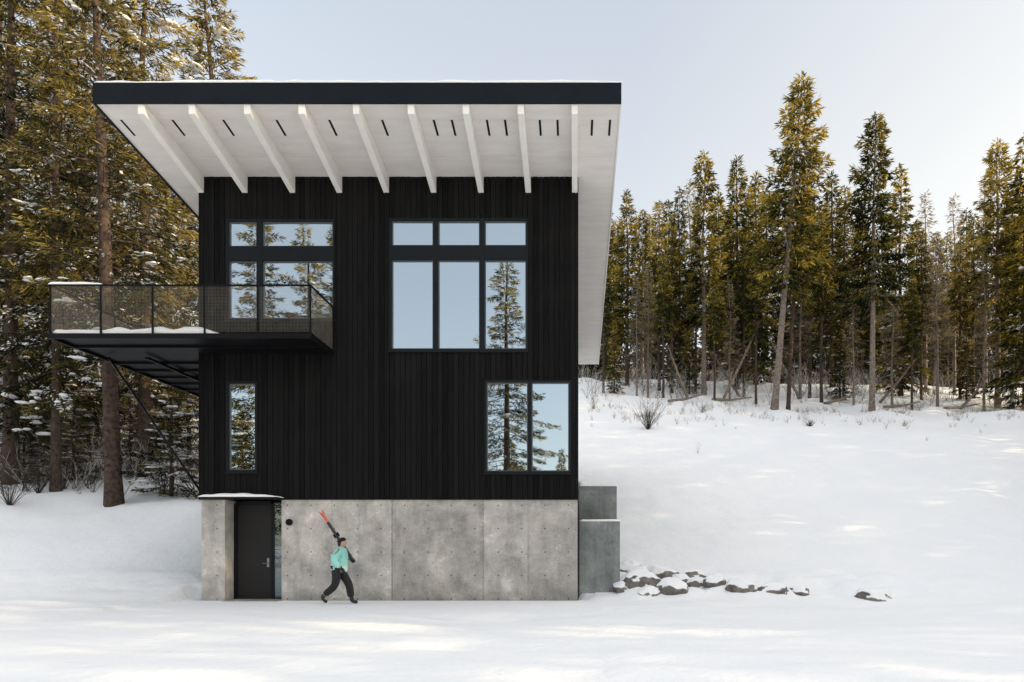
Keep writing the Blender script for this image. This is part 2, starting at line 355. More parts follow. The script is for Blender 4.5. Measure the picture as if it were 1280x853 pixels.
for key, (a, b, c, d, cols, rows) in WIN.items():
    x0, x1, z0, z1 = fx(a), fx(b), fz(d), fz(c)
    f = MB(); g = MB()
    cw = [(fx(p), fx(q)) for p, q in cols]; rw = sorted([(fz(q), fz(p)) for p, q in rows])
    yf, yb = -0.055, 0.10
    xs = [x0] + [e for pq in cw for e in pq] + [x1]
    for i in range(0, len(xs), 2): f.box(xs[i], xs[i+1], yf, yb, z0, z1)
    zs = [z0] + [e for pq in rw for e in pq] + [z1]
    for p, q in cw:
        for i in range(0, len(zs), 2): f.box(p, q, yf+0.004, yb-0.004, zs[i], zs[i+1])
        for r0, r1 in rw:
            t = 0.028
            for (u0, u1, v0, v1) in ((p, p+t, r0, r1), (q-t, q, r0, r1), (p+t, q-t, r0, r0+t), (p+t, q-t, r1-t, r1)): f.box(u0, u1, -0.012, 0.06, v0, v1, 1)
            tx, tz = rr.uniform(-.004, .004), rr.uniform(-.004, .004)
            w2, h2 = (q-p-2*t)/2, (r1-r0-2*t)/2; cx, cz = (p+q)/2, (r0+r1)/2
            o = len(g.v)
            for sx_, sz_ in ((-1, -1), (1, -1), (1, 1), (-1, 1)): g.v.append((cx+sx_*w2, 0.02 + sx_*tx*w2 + sz_*tz*h2, cz+sz_*h2))
            g.f.append((o, o+1, o+2, o+3)); g.m.append(0); g.t.append(.5)
    f.box(x0-0.03, x1+0.03, -0.085, -0.056, z0-0.035, z0-0.002)
    w = f.build('window', [FRAME, SASH], house); g.build('glass', GLASS, w)
YD = 0.50
m = MB(); dx0, dx1, dz1 = fx(297, YD), fx(340, YD), ZC-0.1
m.box(dx0, dx1, YD, YD+0.06, 0.03, dz1-0.05)
door = m.build('door', DOORM, house)
m = MB()
m.box(fx(281)+0.005, dx0, YD-0.04, YD+0.1, -0.05, dz1); m.box(dx1, dx1+0.06, YD-0.04, YD+0.1, -0.05, dz1); m.box(dx0, dx1, YD-0.038, YD+0.098, dz1-0.05, dz1+0.07); m.box(dx0, dx1, YD-0.03, YD+0.09, -0.05, 0.028)
m.box(dx1+0.061, fx(352)-0.002, YD+0.05, YD+0.07, -0.05, ZC-0.03)  # black sheet added behind the sidelight so the glass stays dark
m.build('frame_and_backing', FRAME, door)
m = MB(); hx = dx1-0.1
m.tube([(hx, YD-0.002, 0.98), (hx, YD-0.06, 0.98), (hx-0.12, YD-0.06, 0.98)], [0.012]*3, 8); m.box(hx-0.03, hx+0.03, YD-0.012, YD-0.002, 0.88, 1.12)
m.build('handle', STEEL, door)
m = MB(); m.box(dx1+0.062, fx(352)-0.003, YD, YD+0.02, 0.0, ZC-0.03); m.build('sidelight', GLASSD, house)
m = MB(); m.box(fx(283), fx(351), -0.25, YD-0.05, -0.3, 0.03); m.build('doorstep', CONC, house)
cx0, cx1 = fx(249, -.5), fx(345, -.5)
m = MB(); m.box(cx0, cx1, -0.5, -0.045, ZC-0.03, ZC+0.02); can = m.build('door_canopy', BLACK, house)
def snow_slab(name, x0, x1, y0, y1, zf, th, parent, nx=40, ny=6, wav=0.03, seed=1, mound=0):
    v = []; f = []
    for j in range(ny+1):
        for i in range(nx+1):
            u, w = i/nx, j/ny; X = x0+(x1-x0)*u; Y = y0+(y1-y0)*w
            e = min(u, 1-u)*nx; e2 = min(w, 1-w)*ny
            n = mn.noise(Vector((X*2.3+seed, Y*2.3, seed*1.7)))
            T = th*(1+0.5*n); k = 1
            if mound: T *= (1-mound) + mound*(math.sin(math.pi*min(1, .12+u*.95))**.6)
            if e < 1: k *= 0.55
            if e2 < 1: Y -= wav*(n+0.6)*(1 if w < .5 else -1); k *= 0.55
            v.append((X, Y, zf(Y) + T*k))
    o = len(v)
    for j in range(ny+1):
        for i in range(nx+1):
            p = v[j*(nx+1)+i]; v.append((p[0], p[1], zf(p[1])+0.002))
    W = nx+1
    for j in range(ny):
        for i in range(nx):
            f.append((j*W+i, j*W+i+1, (j+1)*W+i+1, (j+1)*W+i)); f.append((o+j*W+i, o+(j+1)*W+i, o+(j+1)*W+i+1, o+j*W+i+1))
    for i in range(nx): f.append((o+i, o+i+1, i+1, i)); b = ny*W; f.append((b+i, b+i+1, o+b+i+1, o+b+i))
    for j in range(ny): f.append((j*W, (j+1)*W, o+(j+1)*W, o+j*W)); f.append((o+j*W+nx, o+(j+1)*W+nx, (j+1)*W+nx, j*W+nx))
    me = bpy.data.meshes.new(name); me.from_pydata(v, [], f); me.materials.append(SNOW); me.polygons.foreach_set('use_smooth', [True]*len(f)); me.update()
    return obj(name, me, parent)
snow_slab('snow_layer', cx0-.01, cx1+.01, -0.52, -0.06, lambda Y: ZC+0.02, 0.085, can, 30, 5, 0.02, 3, .4)
m = MB(); lx, lz = fx(362), fz(653)
m.tube([(lx, -0.001, lz), (lx, -0.05, lz), (lx, -0.07, lz)], [0.085, 0.085, 0.06], 20); m.build('wall_light', BLACK, house, False)
# roof
RX0, RX1, RY0, RY1 = fx(118, -2.54), fx(775, -2.54), -2.50, 12.4
m = MB(); th = 0.40
m.hexa([(RX0, RY0, soffz(RY0)), (RX1, RY0, soffz(RY0)), (RX1, RY1, soffz(RY1)), (RX0, RY1, soffz(RY1)),
        (RX0, RY0, soffz(RY0)+th), (RX1, RY0, soffz(RY0)+th), (RX1, RY1, soffz(RY1)+th), (RX0, RY1, soffz(RY1)+th)])
roof = m.build('roof', SOFF, house)
m = MB(); m.box(RX0-0.04, RX1+0.03, RY0-0.045, RY0-0.002, soffz(RY0)-0.03, soffz(RY0)+th+0.03); m.build('fascia', FASC, roof)
m = MB()
m.hexa([(RX0-0.045, RY0, soffz(RY0)-.03), (RX0-0.003, RY0, soffz(RY0)-.03), (RX0-0.003, RY1, soffz(RY1)-.03), (RX0-0.045, RY1, soffz(RY1)-.03),
        (RX0-0.045, RY0, soffz(RY0)+th+.03), (RX0-0.003, RY0, soffz(RY0)+th+.03), (RX0-0.003, RY1, soffz(RY1)+th+.03), (RX0-0.045, RY1, soffz(RY1)+th+.03)])
m.build('fascia', FASC, roof)
m = MB()
m.hexa([(RX1+0.003, RY0, soffz(RY0)-.02), (RX1+0.04, RY0, soffz(RY0)-.02), (RX1+0.04, RY1, soffz(RY1)-.02), (RX1+0.003, RY1, soffz(RY1)-.02),
        (RX1+0.003, RY0, soffz(RY0)+th+.02), (RX1+0.04, RY0, soffz(RY0)+th+.02), (RX1+0.04, RY1, soffz(RY1)+th+.02), (RX1+0.003, RY1, soffz(RY1)+th+.02)])
m.build('edge_trim', RAFT, roof)
snow_slab('snow_layer', RX0-0.02, RX1+0.05, RY0-0.02, RY1, lambda Y: soffz(Y)+th+0.032, 0.10, roof, 120, 14, 0.012, 8)
wx = [fx(p) for p in (252.5, 307, 366.5, 425, 483.5, 542.5, 601.5, 660.5, 718.5)]
for X in wx:
    m = MB(); w = 0.07; y0, y1 = RY0+0.0, 0.06
    m.hexa([(X-w, y0, soffz(y0)-0.24), (X+w, y0, soffz(y0)-0.24), (X+w, y1, soffz(y1)-0.43), (X-w, y1, soffz(y1)-0.43),
            (X-w, y0, soffz(y0)-0.002), (X+w, y0, soffz(y0)-0.002), (X+w, y1, soffz(y1)-0.002), (X-w, y1, soffz(y1)-0.002)])
    m.build('rafter', RAFT, roof)
for bi, (X0, X1) in enumerate(zip([wx[0]-1.22]+wx, wx+[wx[-1]+1.22])):
    for t in ((0.36,) if bi < 6 else (0.33, 0.67)):
        X = X0+(X1-X0)*t
        if X < RX0+0.15 or X > RX1-0.15: continue
        m = MB(); y0, y1 = -2.0, -1.5
        m.hexa([(X-.025, y0, soffz(y0)-.006), (X+.025, y0, soffz(y0)-.006), (X+.025, y1, soffz(y1)-.006), (X-.025, y1, soffz(y1)-.006),
                (X-.025, y0, soffz(y0)+.02), (X+.025, y0, soffz(y0)+.02), (X+.025, y1, soffz(y1)+.02), (X-.025, y1, soffz(y1)+.02)])
        m.build('soffit_vent', BLACK, roof)
# balcony
BX0, BX1, BY0, BY1 = fx(60, -1.6), fx(389, -1.6), -1.6, 5.5
ZD = 6.48; ZR = 7.62
m = MB()
m.box(BX0+.001, BX1-.001, BY0+.05, -0.05, ZD-0.04, ZD); m.box(BX0+.001, HX0-0.01, -0.05, BY1, ZD-0.038, ZD-0.002)
m.box(BX0, BX1, BY0, BY0+0.05, ZD-0.11, ZD+0.01); m.box(BX1-0.05, BX1-0.002, BY0+0.05, -0.05, ZD-0.11, ZD-0.045)
m.box(BX0+.002, BX0+0.05, BY0+0.05, BY1, ZD-0.11, ZD-0.045); m.box(BX0, HX0-0.01, BY1, BY1+0.05, ZD-0.11, ZD+0.01)
for Y in (-0.75,): m.box(BX0+0.05, BX1-0.05, Y-0.03, Y+0.03, ZD-0.10, ZD-0.045)
for Y in (0.8, 1.6, 2.4, 3.2, 4.0, 4.8): m.box(BX0+0.05, HX0-0.01, Y-0.03, Y+0.03, ZD-0.10, ZD-0.045)
m.box(-11.2, -11.12, 0.0, BY1, ZD-0.17, ZD-0.11)
bal = m.build('balcony', BLACK, house)
posts = [(BX0+.03, BY0+.03), (fx(125, BY0), BY0+.03), (fx(190, BY0), BY0+.03), (fx(255, BY0), BY0+.03), (fx(322, BY0), BY0+.03), (BX1-.03, BY0+.03), (BX1-.03, -0.08), (BX0+.03, 0.7), (BX0+.03, 3.0), (BX0+.03, BY1), (HX0-0.1, BY1)]
for X, Y in posts:
    m = MB(); m.box(X-.018, X+.018, Y-.018, Y+.018, ZD+0.011, ZR-0.001); m.build('post', BLACK, bal)
runs = [((BX0+.03, BY0+.03), (BX1-.03, BY0+.03)), ((BX1-.03, BY0+.03), (BX1-.03, -0.05)), ((BX0+.03, BY0+.03), (BX0+.03, BY1)), ((BX0+.03, BY1), (HX0-.02, BY1))]
MESHM = simple('galvanised_mesh', (0.26, 0.235, 0.195), 0.5, .2, 6, 0, 0, .3)
for (xa, ya), (xb, yb) in runs:
    m = MB(); lo = (min(xa, xb)-.02, max(xa, xb)+.02, min(ya, yb)-.02, max(ya, yb)+.02)
    m.box(lo[0], lo[1], lo[2], lo[3], ZR, ZR+.035); m.build('handrail', BLACK, bal)
    m = MB(); d = Vector((xb-xa, yb-ya, 0)); L = d.length; d.normalize(); sp = .034; nrm = int(L/sp); e = .0009
    for i in range(nrm+1):
        p = Vector((xa, ya, 0)) + d*(L*i/nrm); m.box(p.x-e, p.x+e, p.y-e, p.y+e, ZD+.06, ZR-.003)
    z = ZD+0.06
    while z < ZR:
        m.box(min(xa, xb)-e, max(xa, xb)+e, min(ya, yb)-e, max(ya, yb)+e, z-e, z+e); z += sp
    m.build('mesh_panel', MESHM, bal)
snow_slab('snow_layer', BX0+.07, fx(262, -1.6), BY0+.06, -0.12, lambda Y: ZD+0.002, 0.19, bal, 50, 8, 0.0, 5)
snow_slab('snow_layer', BX0+.0, BX0+1.25, BY0+.005, BY0+.055, lambda Y: ZR+0.036, 0.05, bal, 20, 4, 0.0, 9)
for Y in (0.15, 4.6):
    m = MB(); m.tube([(BX0+.25, Y, ZD-0.10), (HX0-0.03, Y, 2.85)], [0.03, 0.03], 8); m.build('brace', BLACK, bal, True)
m = MB(); m.tube([(BX0+1.1, 2.2, ZD-0.25), (HX0-0.03, 0.6, 3.6)], [0.01, 0.01], 6); m.build('tie_rod', BLACK, bal, True)

# ------------------------------------------------------------------ retaining walls
m = MB(); m.box(HX1+0.03, fx(775, .6), 0.6, 1.0, -0.4, fz(652, .6)); m.box(fx(775, .6)-0.25, fx(775, .6), 1.0, 2.4, -0.4, fz(652, .6))
rw = m.build('retaining_wall', CONCG); tag(rw, 'lower grey concrete retaining wall block at the right foot of the house', 'wall')
snow_slab('snow_layer', HX1+0.03, fx(775, .6), 0.6, 1.0, lambda Y: fz(652, .6), 0.06, rw, 12, 4, 0.0, 2)
m = MB(); m.box(HX1+0.04, fx(771, 2.4), 2.42, 2.75, -0.4, fz(608, 2.4))
rw2 = m.build('retaining_wall', CONCG); tag(rw2, 'upper board-marked concrete retaining wall standing behind the lower block', 'wall')
snow_slab('snow_layer', HX1+0.04, fx(771, 2.4), 2.42, 2.75, lambda Y: fz(608, 2.4), 0.03, rw2, 12, 4, 0.0, 6)

# ------------------------------------------------------------------ boulders
def boulder(px, py, w, label, i):
    p = hit(px, py); bm = bmesh.new(); bmesh.ops.create_icosphere(bm, subdivisions=4, radius=1)
    r = random.Random(i*13+5)
    for k in range(11):
        n = Vector((r.uniform(-1, 1), r.uniform(-1, 1), r.uniform(-1, 1))).normalized(); c = r.uniform(0.66, 0.92)
        for v in bm.verts:
            d = v.co.dot(n)
            if d > c: v.co -= n*(d-c)*.85
    for v in bm.verts: v.co += v.co.normalized()*(0.1*mn.noise(v.co*2.5 + Vector((i*3.3, 0, 0))) + .04*mn.noise(v.co*7 + Vector((i*1.3, 4, 0))))
    bm.transform(Matrix.Diagonal((w*0.62, w*0.5, w*r.uniform(0.34, 0.44), 1)))
    me = bpy.data.meshes.new('boulder'); bm.to_mesh(me); bm.free(); me.materials.append(ROCK)
    me.polygons.foreach_set('use_smooth', [True]*len(me.polygons))
    o = obj('boulder', me, None, p + Vector((0, 0.06, -w*0.12))); o.rotation_euler = (r.uniform(-.15, .15), r.uniform(-.15, .15), r.uniform(0, 6.28))
    tag(o, label, 'rock', 'boulders along the foot of the snow slope')
bl = [(785, 708, .9, 'snow-capped grey boulder highest beside the concrete retaining wall'), (806, 725, 1.05, 'broad brown boulder in the middle of the rock pile by the retaining wall'),
      (783, 734, .75, 'small boulder touching the foot of the concrete retaining wall'), (832, 718, .9, 'rounded boulder at the upper edge of the rock pile, right of the highest one'),
      (860, 719, .85, 'boulder at the upper right end of the rock pile by the wall'), (838, 735, .85, 'low boulder at the front of the rock pile'),
      (870, 731, .75, 'small dark boulder at the right end of the rock pile'), (812, 741, .65, 'small half-buried boulder at the front left of the rock pile'),
      (925, 733, .85, 'single boulder poking from snow just right of the rock pile'), (966, 739, .85, 'flat boulder alone in snow midway along the slope foot'),
      (798, 714, .65, 'boulder wedged between the highest and the broad brown boulder'), (1090, 746, 1.15, 'farthest right boulder half buried in snow, away from the pile'),
      (818, 714, .55, 'small stone on top of the rock pile between two larger boulders'), (848, 725, .7, 'squat boulder in the centre right of the rock pile'),
      (896, 729, .7, 'stone just past the right end of the rock pile'), (945, 735, .55, 'snowy stone between the single boulder and the flat one'), (1000, 742, .6, 'snow-covered stone right of the flat boulder')]
for i, (a, b, c, d) in enumerate(bl): boulder(a, b, c, d, i)

# ------------------------------------------------------------------ conifers
def cards_mesh(name, C, D, Nn, L, W, tone, snowmask, mats):
    D = D/np.linalg.norm(D, axis=1, keepdims=True); s = np.cross(Nn, D); s /= (np.linalg.norm(s, axis=1, keepdims=True)+1e-9)
    n = len(C); L = L[:, None]; W = W[:, None]
    V = np.empty((n, 4, 3)); V[:, 0] = C; V[:, 1] = C+D*L*.5+s*W; V[:, 2] = C+D*L; V[:, 3] = C+D*L*.5-s*W
    me = bpy.data.meshes.new(name); me.vertices.add(n*4); me.vertices.foreach_set('co', V.reshape(-1))
    me.loops.add(n*4); me.loops.foreach_set('vertex_index', np.arange(n*4, dtype=np.int32))
    me.polygons.add(n); me.polygons.foreach_set('loop_start', np.arange(0, n*4, 4, dtype=np.int32))
    try: me.polygons.foreach_set('loop_total', np.full(n, 4, dtype=np.int32))
    except Exception: pass
    for m in mats: me.materials.append(m)
    me.polygons.foreach_set('material_index', snowmask.astype(np.int32))
    me.update(calc_edges=True); me.validate()
    a = me.attributes.new('tone', 'FLOAT', 'FACE'); a.data.foreach_set('value', tone.astype(np.float32))
    return me
def merge(me, other):
    bm = bmesh.new(); bm.from_mesh(me); bm.from_mesh(other); bm.to_mesh(me); bm.free(); bpy.data.meshes.remove(other)
def fir_cards(seed, H, base, R, nb, cper, cl, cw, slope_lo, slope_hi, power=0.85, snow=0.0, irr=0.35):
    g = np.random.default_rng(seed); out = [[] for _ in range(7)]; br = []
    for i in range(nb):
        t = ((i+g.random())/nb)**0.92; z = H*(base+(1-base)*t*0.985)
        prof = ((1-t)**power)*(0.55+0.45*min(1, t/0.12+0.25)); L = R*prof*g.uniform(1-irr, 1+irr*0.6)+0.12
        if g.random() < 0.1: L *= 0.5
        az = i*2.39996+g.uniform(-.5, .5); sl = slope_lo+(slope_hi-slope_lo)*t+g.uniform(-.14, .14); curl = g.uniform(-.05, .22)
        e = np.array([math.cos(az), math.sin(az), 0]); lat = np.array([-math.sin(az), math.cos(az), 0])
        br.append((z, e, L, sl, curl))
        m = max(5, int(cper*(L/R)*g.uniform(.8, 1.2))); u = g.uniform(.12, 1, m)**0.8
        ws = (0.30*L*(1-u)+0.10)*np.minimum(1, u/0.3+.3); v = g.uniform(-1, 1, m)*ws
        r = u*L
        C = np.outer(r, e)+np.outer(v, lat); C[:, 2] += z+r*math.tan(sl)+curl*r*r/max(L, .3)-np.abs(v)*0.25+g.normal(0, .04*L**.5, m)
        D = np.outer(np.ones(m), e)*0.75+np.outer(np.sign(v)*g.uniform(.3, 1, m), lat); D[:, 2] += math.tan(sl)*0.6-0.25+g.normal(0, .35, m)
        D += g.normal(0, .2, (m, 3))
        Nn = np.zeros((m, 3)); Nn[:, 2] = 1; Nn += g.normal(0, .75, (m, 3))
        clump = g.uniform(0, .5)
        Lc = cl*g.uniform(.6, 1.35, m); Wc = cw*g.uniform(.6, 1.3, m)
        sm = (g.random(m) < (min(.5, snow*4) if g.random() < .25 else snow*.15)*(1.7-1.5*t))
        Nn[sm] = np.array([0, 0, 1])+g.normal(0, .3, (int(sm.sum()), 3)); D[sm, 2] *= .5; C[sm, 2] += .03; Wc[sm] *= 1.7; Lc[sm] *= .8
        out[0].append(C); out[1].append(D); out[2].append(Nn); out[3].append(Lc); out[4].append(Wc)
        out[5].append(np.clip(clump+g.uniform(-.15, .4, m)+0.3*(u-.45)+.34*(t-.4), 0, 1)); out[6].append(sm)  # crown tone painted darker low and inside, sunlit gold toward tips and top
    m = 30; C = np.zeros((m, 3)); C[:, 2] = H*g.uniform(.93, 1.0, m); D = g.normal(0, .5, (m, 3)); D[:, 2] += .6
    out[0].append(C); out[1].append(D); out[2].append(g.normal(0, 1, (m, 3))); out[3].append(np.full(m, cl*.7)); out[4].append(np.full(m, cw*.8)); out[5].append(g.uniform(.2, .7, m)); out[6].append(np.zeros(m, bool))
    return [np.concatenate(o) for o in out], br
def fir_proto(seed, H, base, R, nb, cper, cl, cw, slo, shi, fol, bark, power=.85, snow=0.0, irr=.35, trad=0.0105, dead=30, load=0.0, lump=.2):
    A, br = fir_cards(seed, H, base, R, nb, cper, cl, cw, slo, shi, power, snow, irr)
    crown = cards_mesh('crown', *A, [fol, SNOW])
    mb = MB(); r = random.Random(seed); k = 14; sn = MB()
    pts = []; rad = []
    for i in range(k+1):
        t = i/k; pts.append((mn.noise(Vector((t*2.5, seed, 0)))*.18*t*2, mn.noise(Vector((t*2.5, seed, 9)))*.18*t*2, -0.6+(H*.985+.6)*t)); rad.append(H*trad*(1-t)**.8+.012+(H*trad*.35 if i == 0 else 0))
    mb.tube(pts, rad, 9)
    for z, e, L, sl, cu in br:
        q = [(e[0]*L*u, e[1]*L*u, z+L*u*math.tan(sl)+cu*L*u*u) for u in (0, .45, .85)]
        mb.tube(q, [.012+.014*L*.5, .01+.006*L*.5, .006], 3, cap=False)
        if r.random() < load*(1.7-1.5*z/H):
            az = math.atan2(e[1], e[0])
            for c in range(r.randint(2, 5)):
                u = r.uniform(.35, .95); s = lump*r.uniform(.45, 1.2); o = r.uniform(-.16, .16)*L
                sn.lump((e[0]*L*u-e[1]*o, e[1]*L*u+e[0]*o, z+L*u*math.tan(sl)+cu*L*u*u+.05), s*1.5, s*.75, s*.32, az+r.uniform(-.5, .5), r)
    if sn.f: merge(crown, sn.mesh('t', [fol, SNOW], True, True))
    for i in range(dead):
        z = H*base*r.uniform(.25, 1.05); az = r.uniform(0, 6.28); L = r.uniform(.4, 1.5); s = r.uniform(-.5, .1)
        mb.tube([(0, 0, z), (math.cos(az)*L*.5, math.sin(az)*L*.5, z+s*L*.4), (math.cos(az+.2)*L, math.sin(az+.2)*L, z+s*L)], [.022, .014, .006], 3, cap=False)
    return H, mb.mesh('trunk', bark, True), crown
P = {
 'R1': fir_proto(11, 22, .38, 2.7, 150, 120, .46, .05, -.50, .35, FOL, BARKP, .62, 0, .5),
 'R2': fir_proto(12, 20, .24, 2.2, 140, 95, .46, .055, -.55, .35, FOL, BARK, .75, .006, .45),
 'R3': fir_proto(13, 18, .46, 1.5, 105, 60, .40, .045, -.55, .3, FOL, BARK, .7, 0, .55, .0085, 70),
 'R4': fir_proto(14, 18, .28, 1.5, 100, 40, .40, .04, -.45, .4, PALE, BARKP, .7, 0, .6, .0085, 70),
 'R5': fir_proto(15, 21, .30, 2.5, 130, 100, .48, .06, -.6, .25, FOL, BARKP, .7, .006, .6),
 'R6': fir_proto(16, 18, .05, 2.7, 160, 90, .46, .06, -.5, .25, FOL, BARK, .85, 0.02, .5, load=.14, lump=.22),
 'L1': fir_proto(21, 27, .20, 3.6, 165, 230, .29, .025, -.35, .45, FOLL, BARK, .55, .04, .6, .0105, 40, .12, .2),
 'L2': fir_proto(22, 24, .10, 3.4, 185, 260, .27, .025, -.55, .2, FOLL, BARK, .75, .055, .55, .010, 40, .24, .2),
 'L4': fir_proto(24, 24, .16, 2.9, 165, 220, .28, .025, -.6, .25, FOLL, BARK, .7, .06, .6, .010, 50, .22, .2),
 'L3': fir_proto(23, 6, .04, 1.6, 80, 200, .18, .02, -.35, .45, FOLL, BARK, .9, .14, .45, .014, 10, .55, .13),
}
tr = random.Random(77)
def tree(X, Y, H, var, label, group, name='fir_tree', lean=(0, 0), wide=1.0):
    h, tm, cm = P[var]; s = H/h
    e = empty(name, (X, Y, ground_h(X, Y)-0.1)); e.scale = (s*wide, s*wide, s); e.rotation_euler = (lean[1], lean[0], 0)
    a = tr.uniform(0, 6.28)
    for nm, mm in (('trunk', tm), ('crown', cm)):
        o = obj(nm, mm, e); o.rotation_euler = (0, 0, a)
    tag(e, label, 'tree', group); return e
def tree_px(px, Y, pytop, var, label, group, **k):
    X = fx(px, Y); H = fz(pytop, Y)-ground_h(X, Y)+0.1
    return tree(X, Y, H, var, label, group, **k)
GR = 'firs of the ridge wood right of the house'
right = [
 (968, 29, 92, 'R1', 'tallest golden-topped fir, leaning right at the front of the ridge wood', dict(lean=(.085, 0), wide=1.0)),
 (1090, 29, 143, 'R1', 'tall golden fir with bare trunk on the snow edge, right of the tallest one', dict(lean=(.01, 0), wide=.95)),
 (880, 35, 188, 'R5', 'pointed tall fir midway between the house and the tallest tree', {}),
 (921, 40, 196, 'R2', 'dark fir just right of the pointed tall fir', {}),
 (945, 44, 215, 'R6', 'dense fir directly left of the tallest golden tree', {}),
 (849, 41, 233, 'R6', 'narrow fir just left of the pointed tall fir', dict(wide=.8)),
 (824, 38, 250, 'R3', 'slender bare-trunked fir third in from the roof edge', {}),
 (784, 40, 238, 'R2', 'full fir with spire top nearest the roof edge', {}),
 (760, 46, 262, 'R6', 'dark fir partly hidden behind the roof eave', {}),
 (803, 50, 262, 'R5', 'low dark fir behind the gap beside the roof edge', {}),
 (1040, 44, 215, 'R2', 'dark fir between the two tallest golden trees, behind them', {}),
 (1126, 38, 205, 'R6', 'dark bushy fir touching the right side of the second golden tree', dict(wide=.95)),
 (1157, 42, 240, 'R4', 'pale thin larch-like tree right of the dark bushy fir', {}),
 (1193, 40, 244, 'R4', 'pale sparse conifer with grey trunk, second pale one from the house', {}),
 (1217, 38, 268, 'R3', 'slim fir left of the golden tree near the right edge', {}),
 (1247, 34, 176, 'R1', 'tall golden fir near the right edge of the wood', {}),
 (1282, 32, 166, 'R6', 'tall dark fir cut by the right edge of the photo', {}),
 (829, 32.5, 318, 'R3', 'thin short fir on bare pole trunk in front of the third fir', {}),
 (796, 33, 345, 'R4', 'thin dead-looking pole tree by the snow edge close to the eave', {}),
 (1027, 32.5, 262, 'R3', 'slender fir with straight dark trunk right behind the tallest tree', {}),
 (985, 31, 205, 'R3', 'thin fir crowding the right side of the tallest tree trunk', dict(lean=(.05, 0))),
 (893, 32, 335, 'R3', 'short thin fir standing before the pointed tall fir', {}),
 (945, 32, 318, 'R3', 'thin fir on the snow edge left of the tallest trunk', {}),
 (1067, 31, 352, 'R4', 'pale snapped-looking pole tree between the two golden firs', {}),
 (1172, 32.5, 300, 'R4', 'pale pole tree in front of the sparse conifers', {}),
 (1140, 31.5, 345, 'R3', 'thin short fir in front of the dark bushy fir', {}),
 (768, 34, 400, 'R6', 'small bushy fir low beside the eave at the wood edge', {}),
 (862, 37, 390, 'R6', 'small bushy fir low between thin trunks, left of the pointed fir', {}),
 (1050, 36, 385, 'R6', 'small bushy fir low between the two golden firs', {}),
 (1208, 36, 395, 'R6', 'small bushy fir low among the pale conifers', {}),
 (810, 34, 330, 'R4', 'pale pole tree with bare lower trunk between roof edge and third fir', {}),
 (912, 34, 350, 'R4', 'pale pole tree just right of the pointed tall fir', {}),
 (1000, 35, 300, 'R4', 'pale pole tree behind the tallest fir', {}),
 (1115, 33, 330, 'R4', 'pale pole tree right beside the second golden fir', {}),
 (1230, 33, 310, 'R4', 'pale pole tree left of the golden fir near the right edge', {}),
 (754, 34, 300, 'R3', 'slender dark pole fir tight beside the roof eave', {}),
 (840, 36, 280, 'R3', 'slender dark pole fir right of the third fir', {}),
 (870, 36.5, 300, 'R3', 'slender dark pole fir touching the left side of the pointed fir', {}),
 (930, 36, 290, 'R3', 'slender dark pole fir between the pointed fir and tallest tree', {}),
 (1012, 37, 260, 'R3', 'slender dark pole fir just right of the leaning tallest tree', {}),
 (1055, 37, 280, 'R3', 'slender dark pole fir midway between the two golden firs', {}),
 (1152, 36, 290, 'R3', 'slender dark pole fir beside the pale larch-like tree', {}),
 (1200, 37, 300, 'R3', 'slender dark pole fir beside the second pale conifer', {}),
 (1265, 36, 270, 'R3', 'slender dark pole fir between the last golden fir and photo edge', {}),
]
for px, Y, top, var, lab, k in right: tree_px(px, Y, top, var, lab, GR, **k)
fill = [(738, 50, 300), (770, 56, 275), (812, 58, 268), (836, 54, 250), (862, 52, 225), (898, 57, 240), (912, 62, 265), (936, 58, 232), (958, 60, 235), (984, 62, 262), (1008, 58, 228), (1030, 60, 250), (1056, 56, 232), (1078, 60, 262), (1102, 62, 245), (1146, 58, 275), (1170, 52, 290), (1184, 60, 292), (1208, 56, 262), (1232, 52, 228), (1262, 54, 255), (1285, 48, 230)]
for i, (px, Y, top) in enumerate(fill):
    tree_px(px, Y, top, ['R6', 'R5', 'R3', 'R2', 'R4'][i % 5], 'dark fir in the back rows of the ridge wood, %s from the house' % ORD[i], 'back row firs of the ridge wood', wide=1.05)
GL = 'conifers on the bank left of the house'
left = [
 (143, 8, -260, 'L1', 'big pine with thick bare brown trunk rising behind the balcony', dict(lean=(-.035, 0), name='pine_tree')),
 (181, 12, -150, 'L4', 'conifer with slim trunk just right of the big pine', {}),
 (104, 15, -160, 'L2', 'conifer with dark trunk just left of the big pine', {}),
 (14, 10.5, -240, 'L2', 'broad snow-flecked fir at the left edge of the photo', {}),
 (58, 19, -170, 'L2', 'tall fir second in from the left edge', {}),
 (-40, 12, -220, 'L4', 'fir cut off by the left edge with branches reaching in', {}),
 (264, 21, -40, 'L4', 'golden sunlit fir whose top shows above the left end of the roof', dict(wide=1.35)),
 (208, 28, 85, 'L2', 'shorter fir in the gap between the big pine and the roof end', {}),
 (150, 27, -60, 'L2', 'fir filling in behind the big pine', {}),
 (0, 24, -90, 'L4', 'back row fir at the far left edge', {}),
 (238, 33, 100, 'L4', 'fir in the back row just left of the house wall', {}),
 (182, 36, 90, 'L2', 'fir in the back row seen right of the big pine trunk', {}),
 (92, 33, 60, 'L4', 'deep back row fir left of the dark trunk', {}),
 (222, 17, 330, 'L2', 'mid-height fir with snowy boughs close to the house under the roof end', {}),
 (42, 14, 330, 'L2', 'mid-height fir with snowy boughs between the left edge and dark trunk', {}),
 (122, 19, 350, 'L2', 'mid-height fir with snowy boughs behind the big pine trunk', {}),
 (176, 20, 390, 'L2', 'mid-height fir with snowy boughs behind the slim trunk', {}),
 (70, 9.5, -120, 'L4', 'slim dark trunk fir standing front of the bank left of the big pine', dict(wide=.8)),
]
for px, Y, top, var, lab, k in left: tree_px(px, Y, top, var, lab, GL, **k)
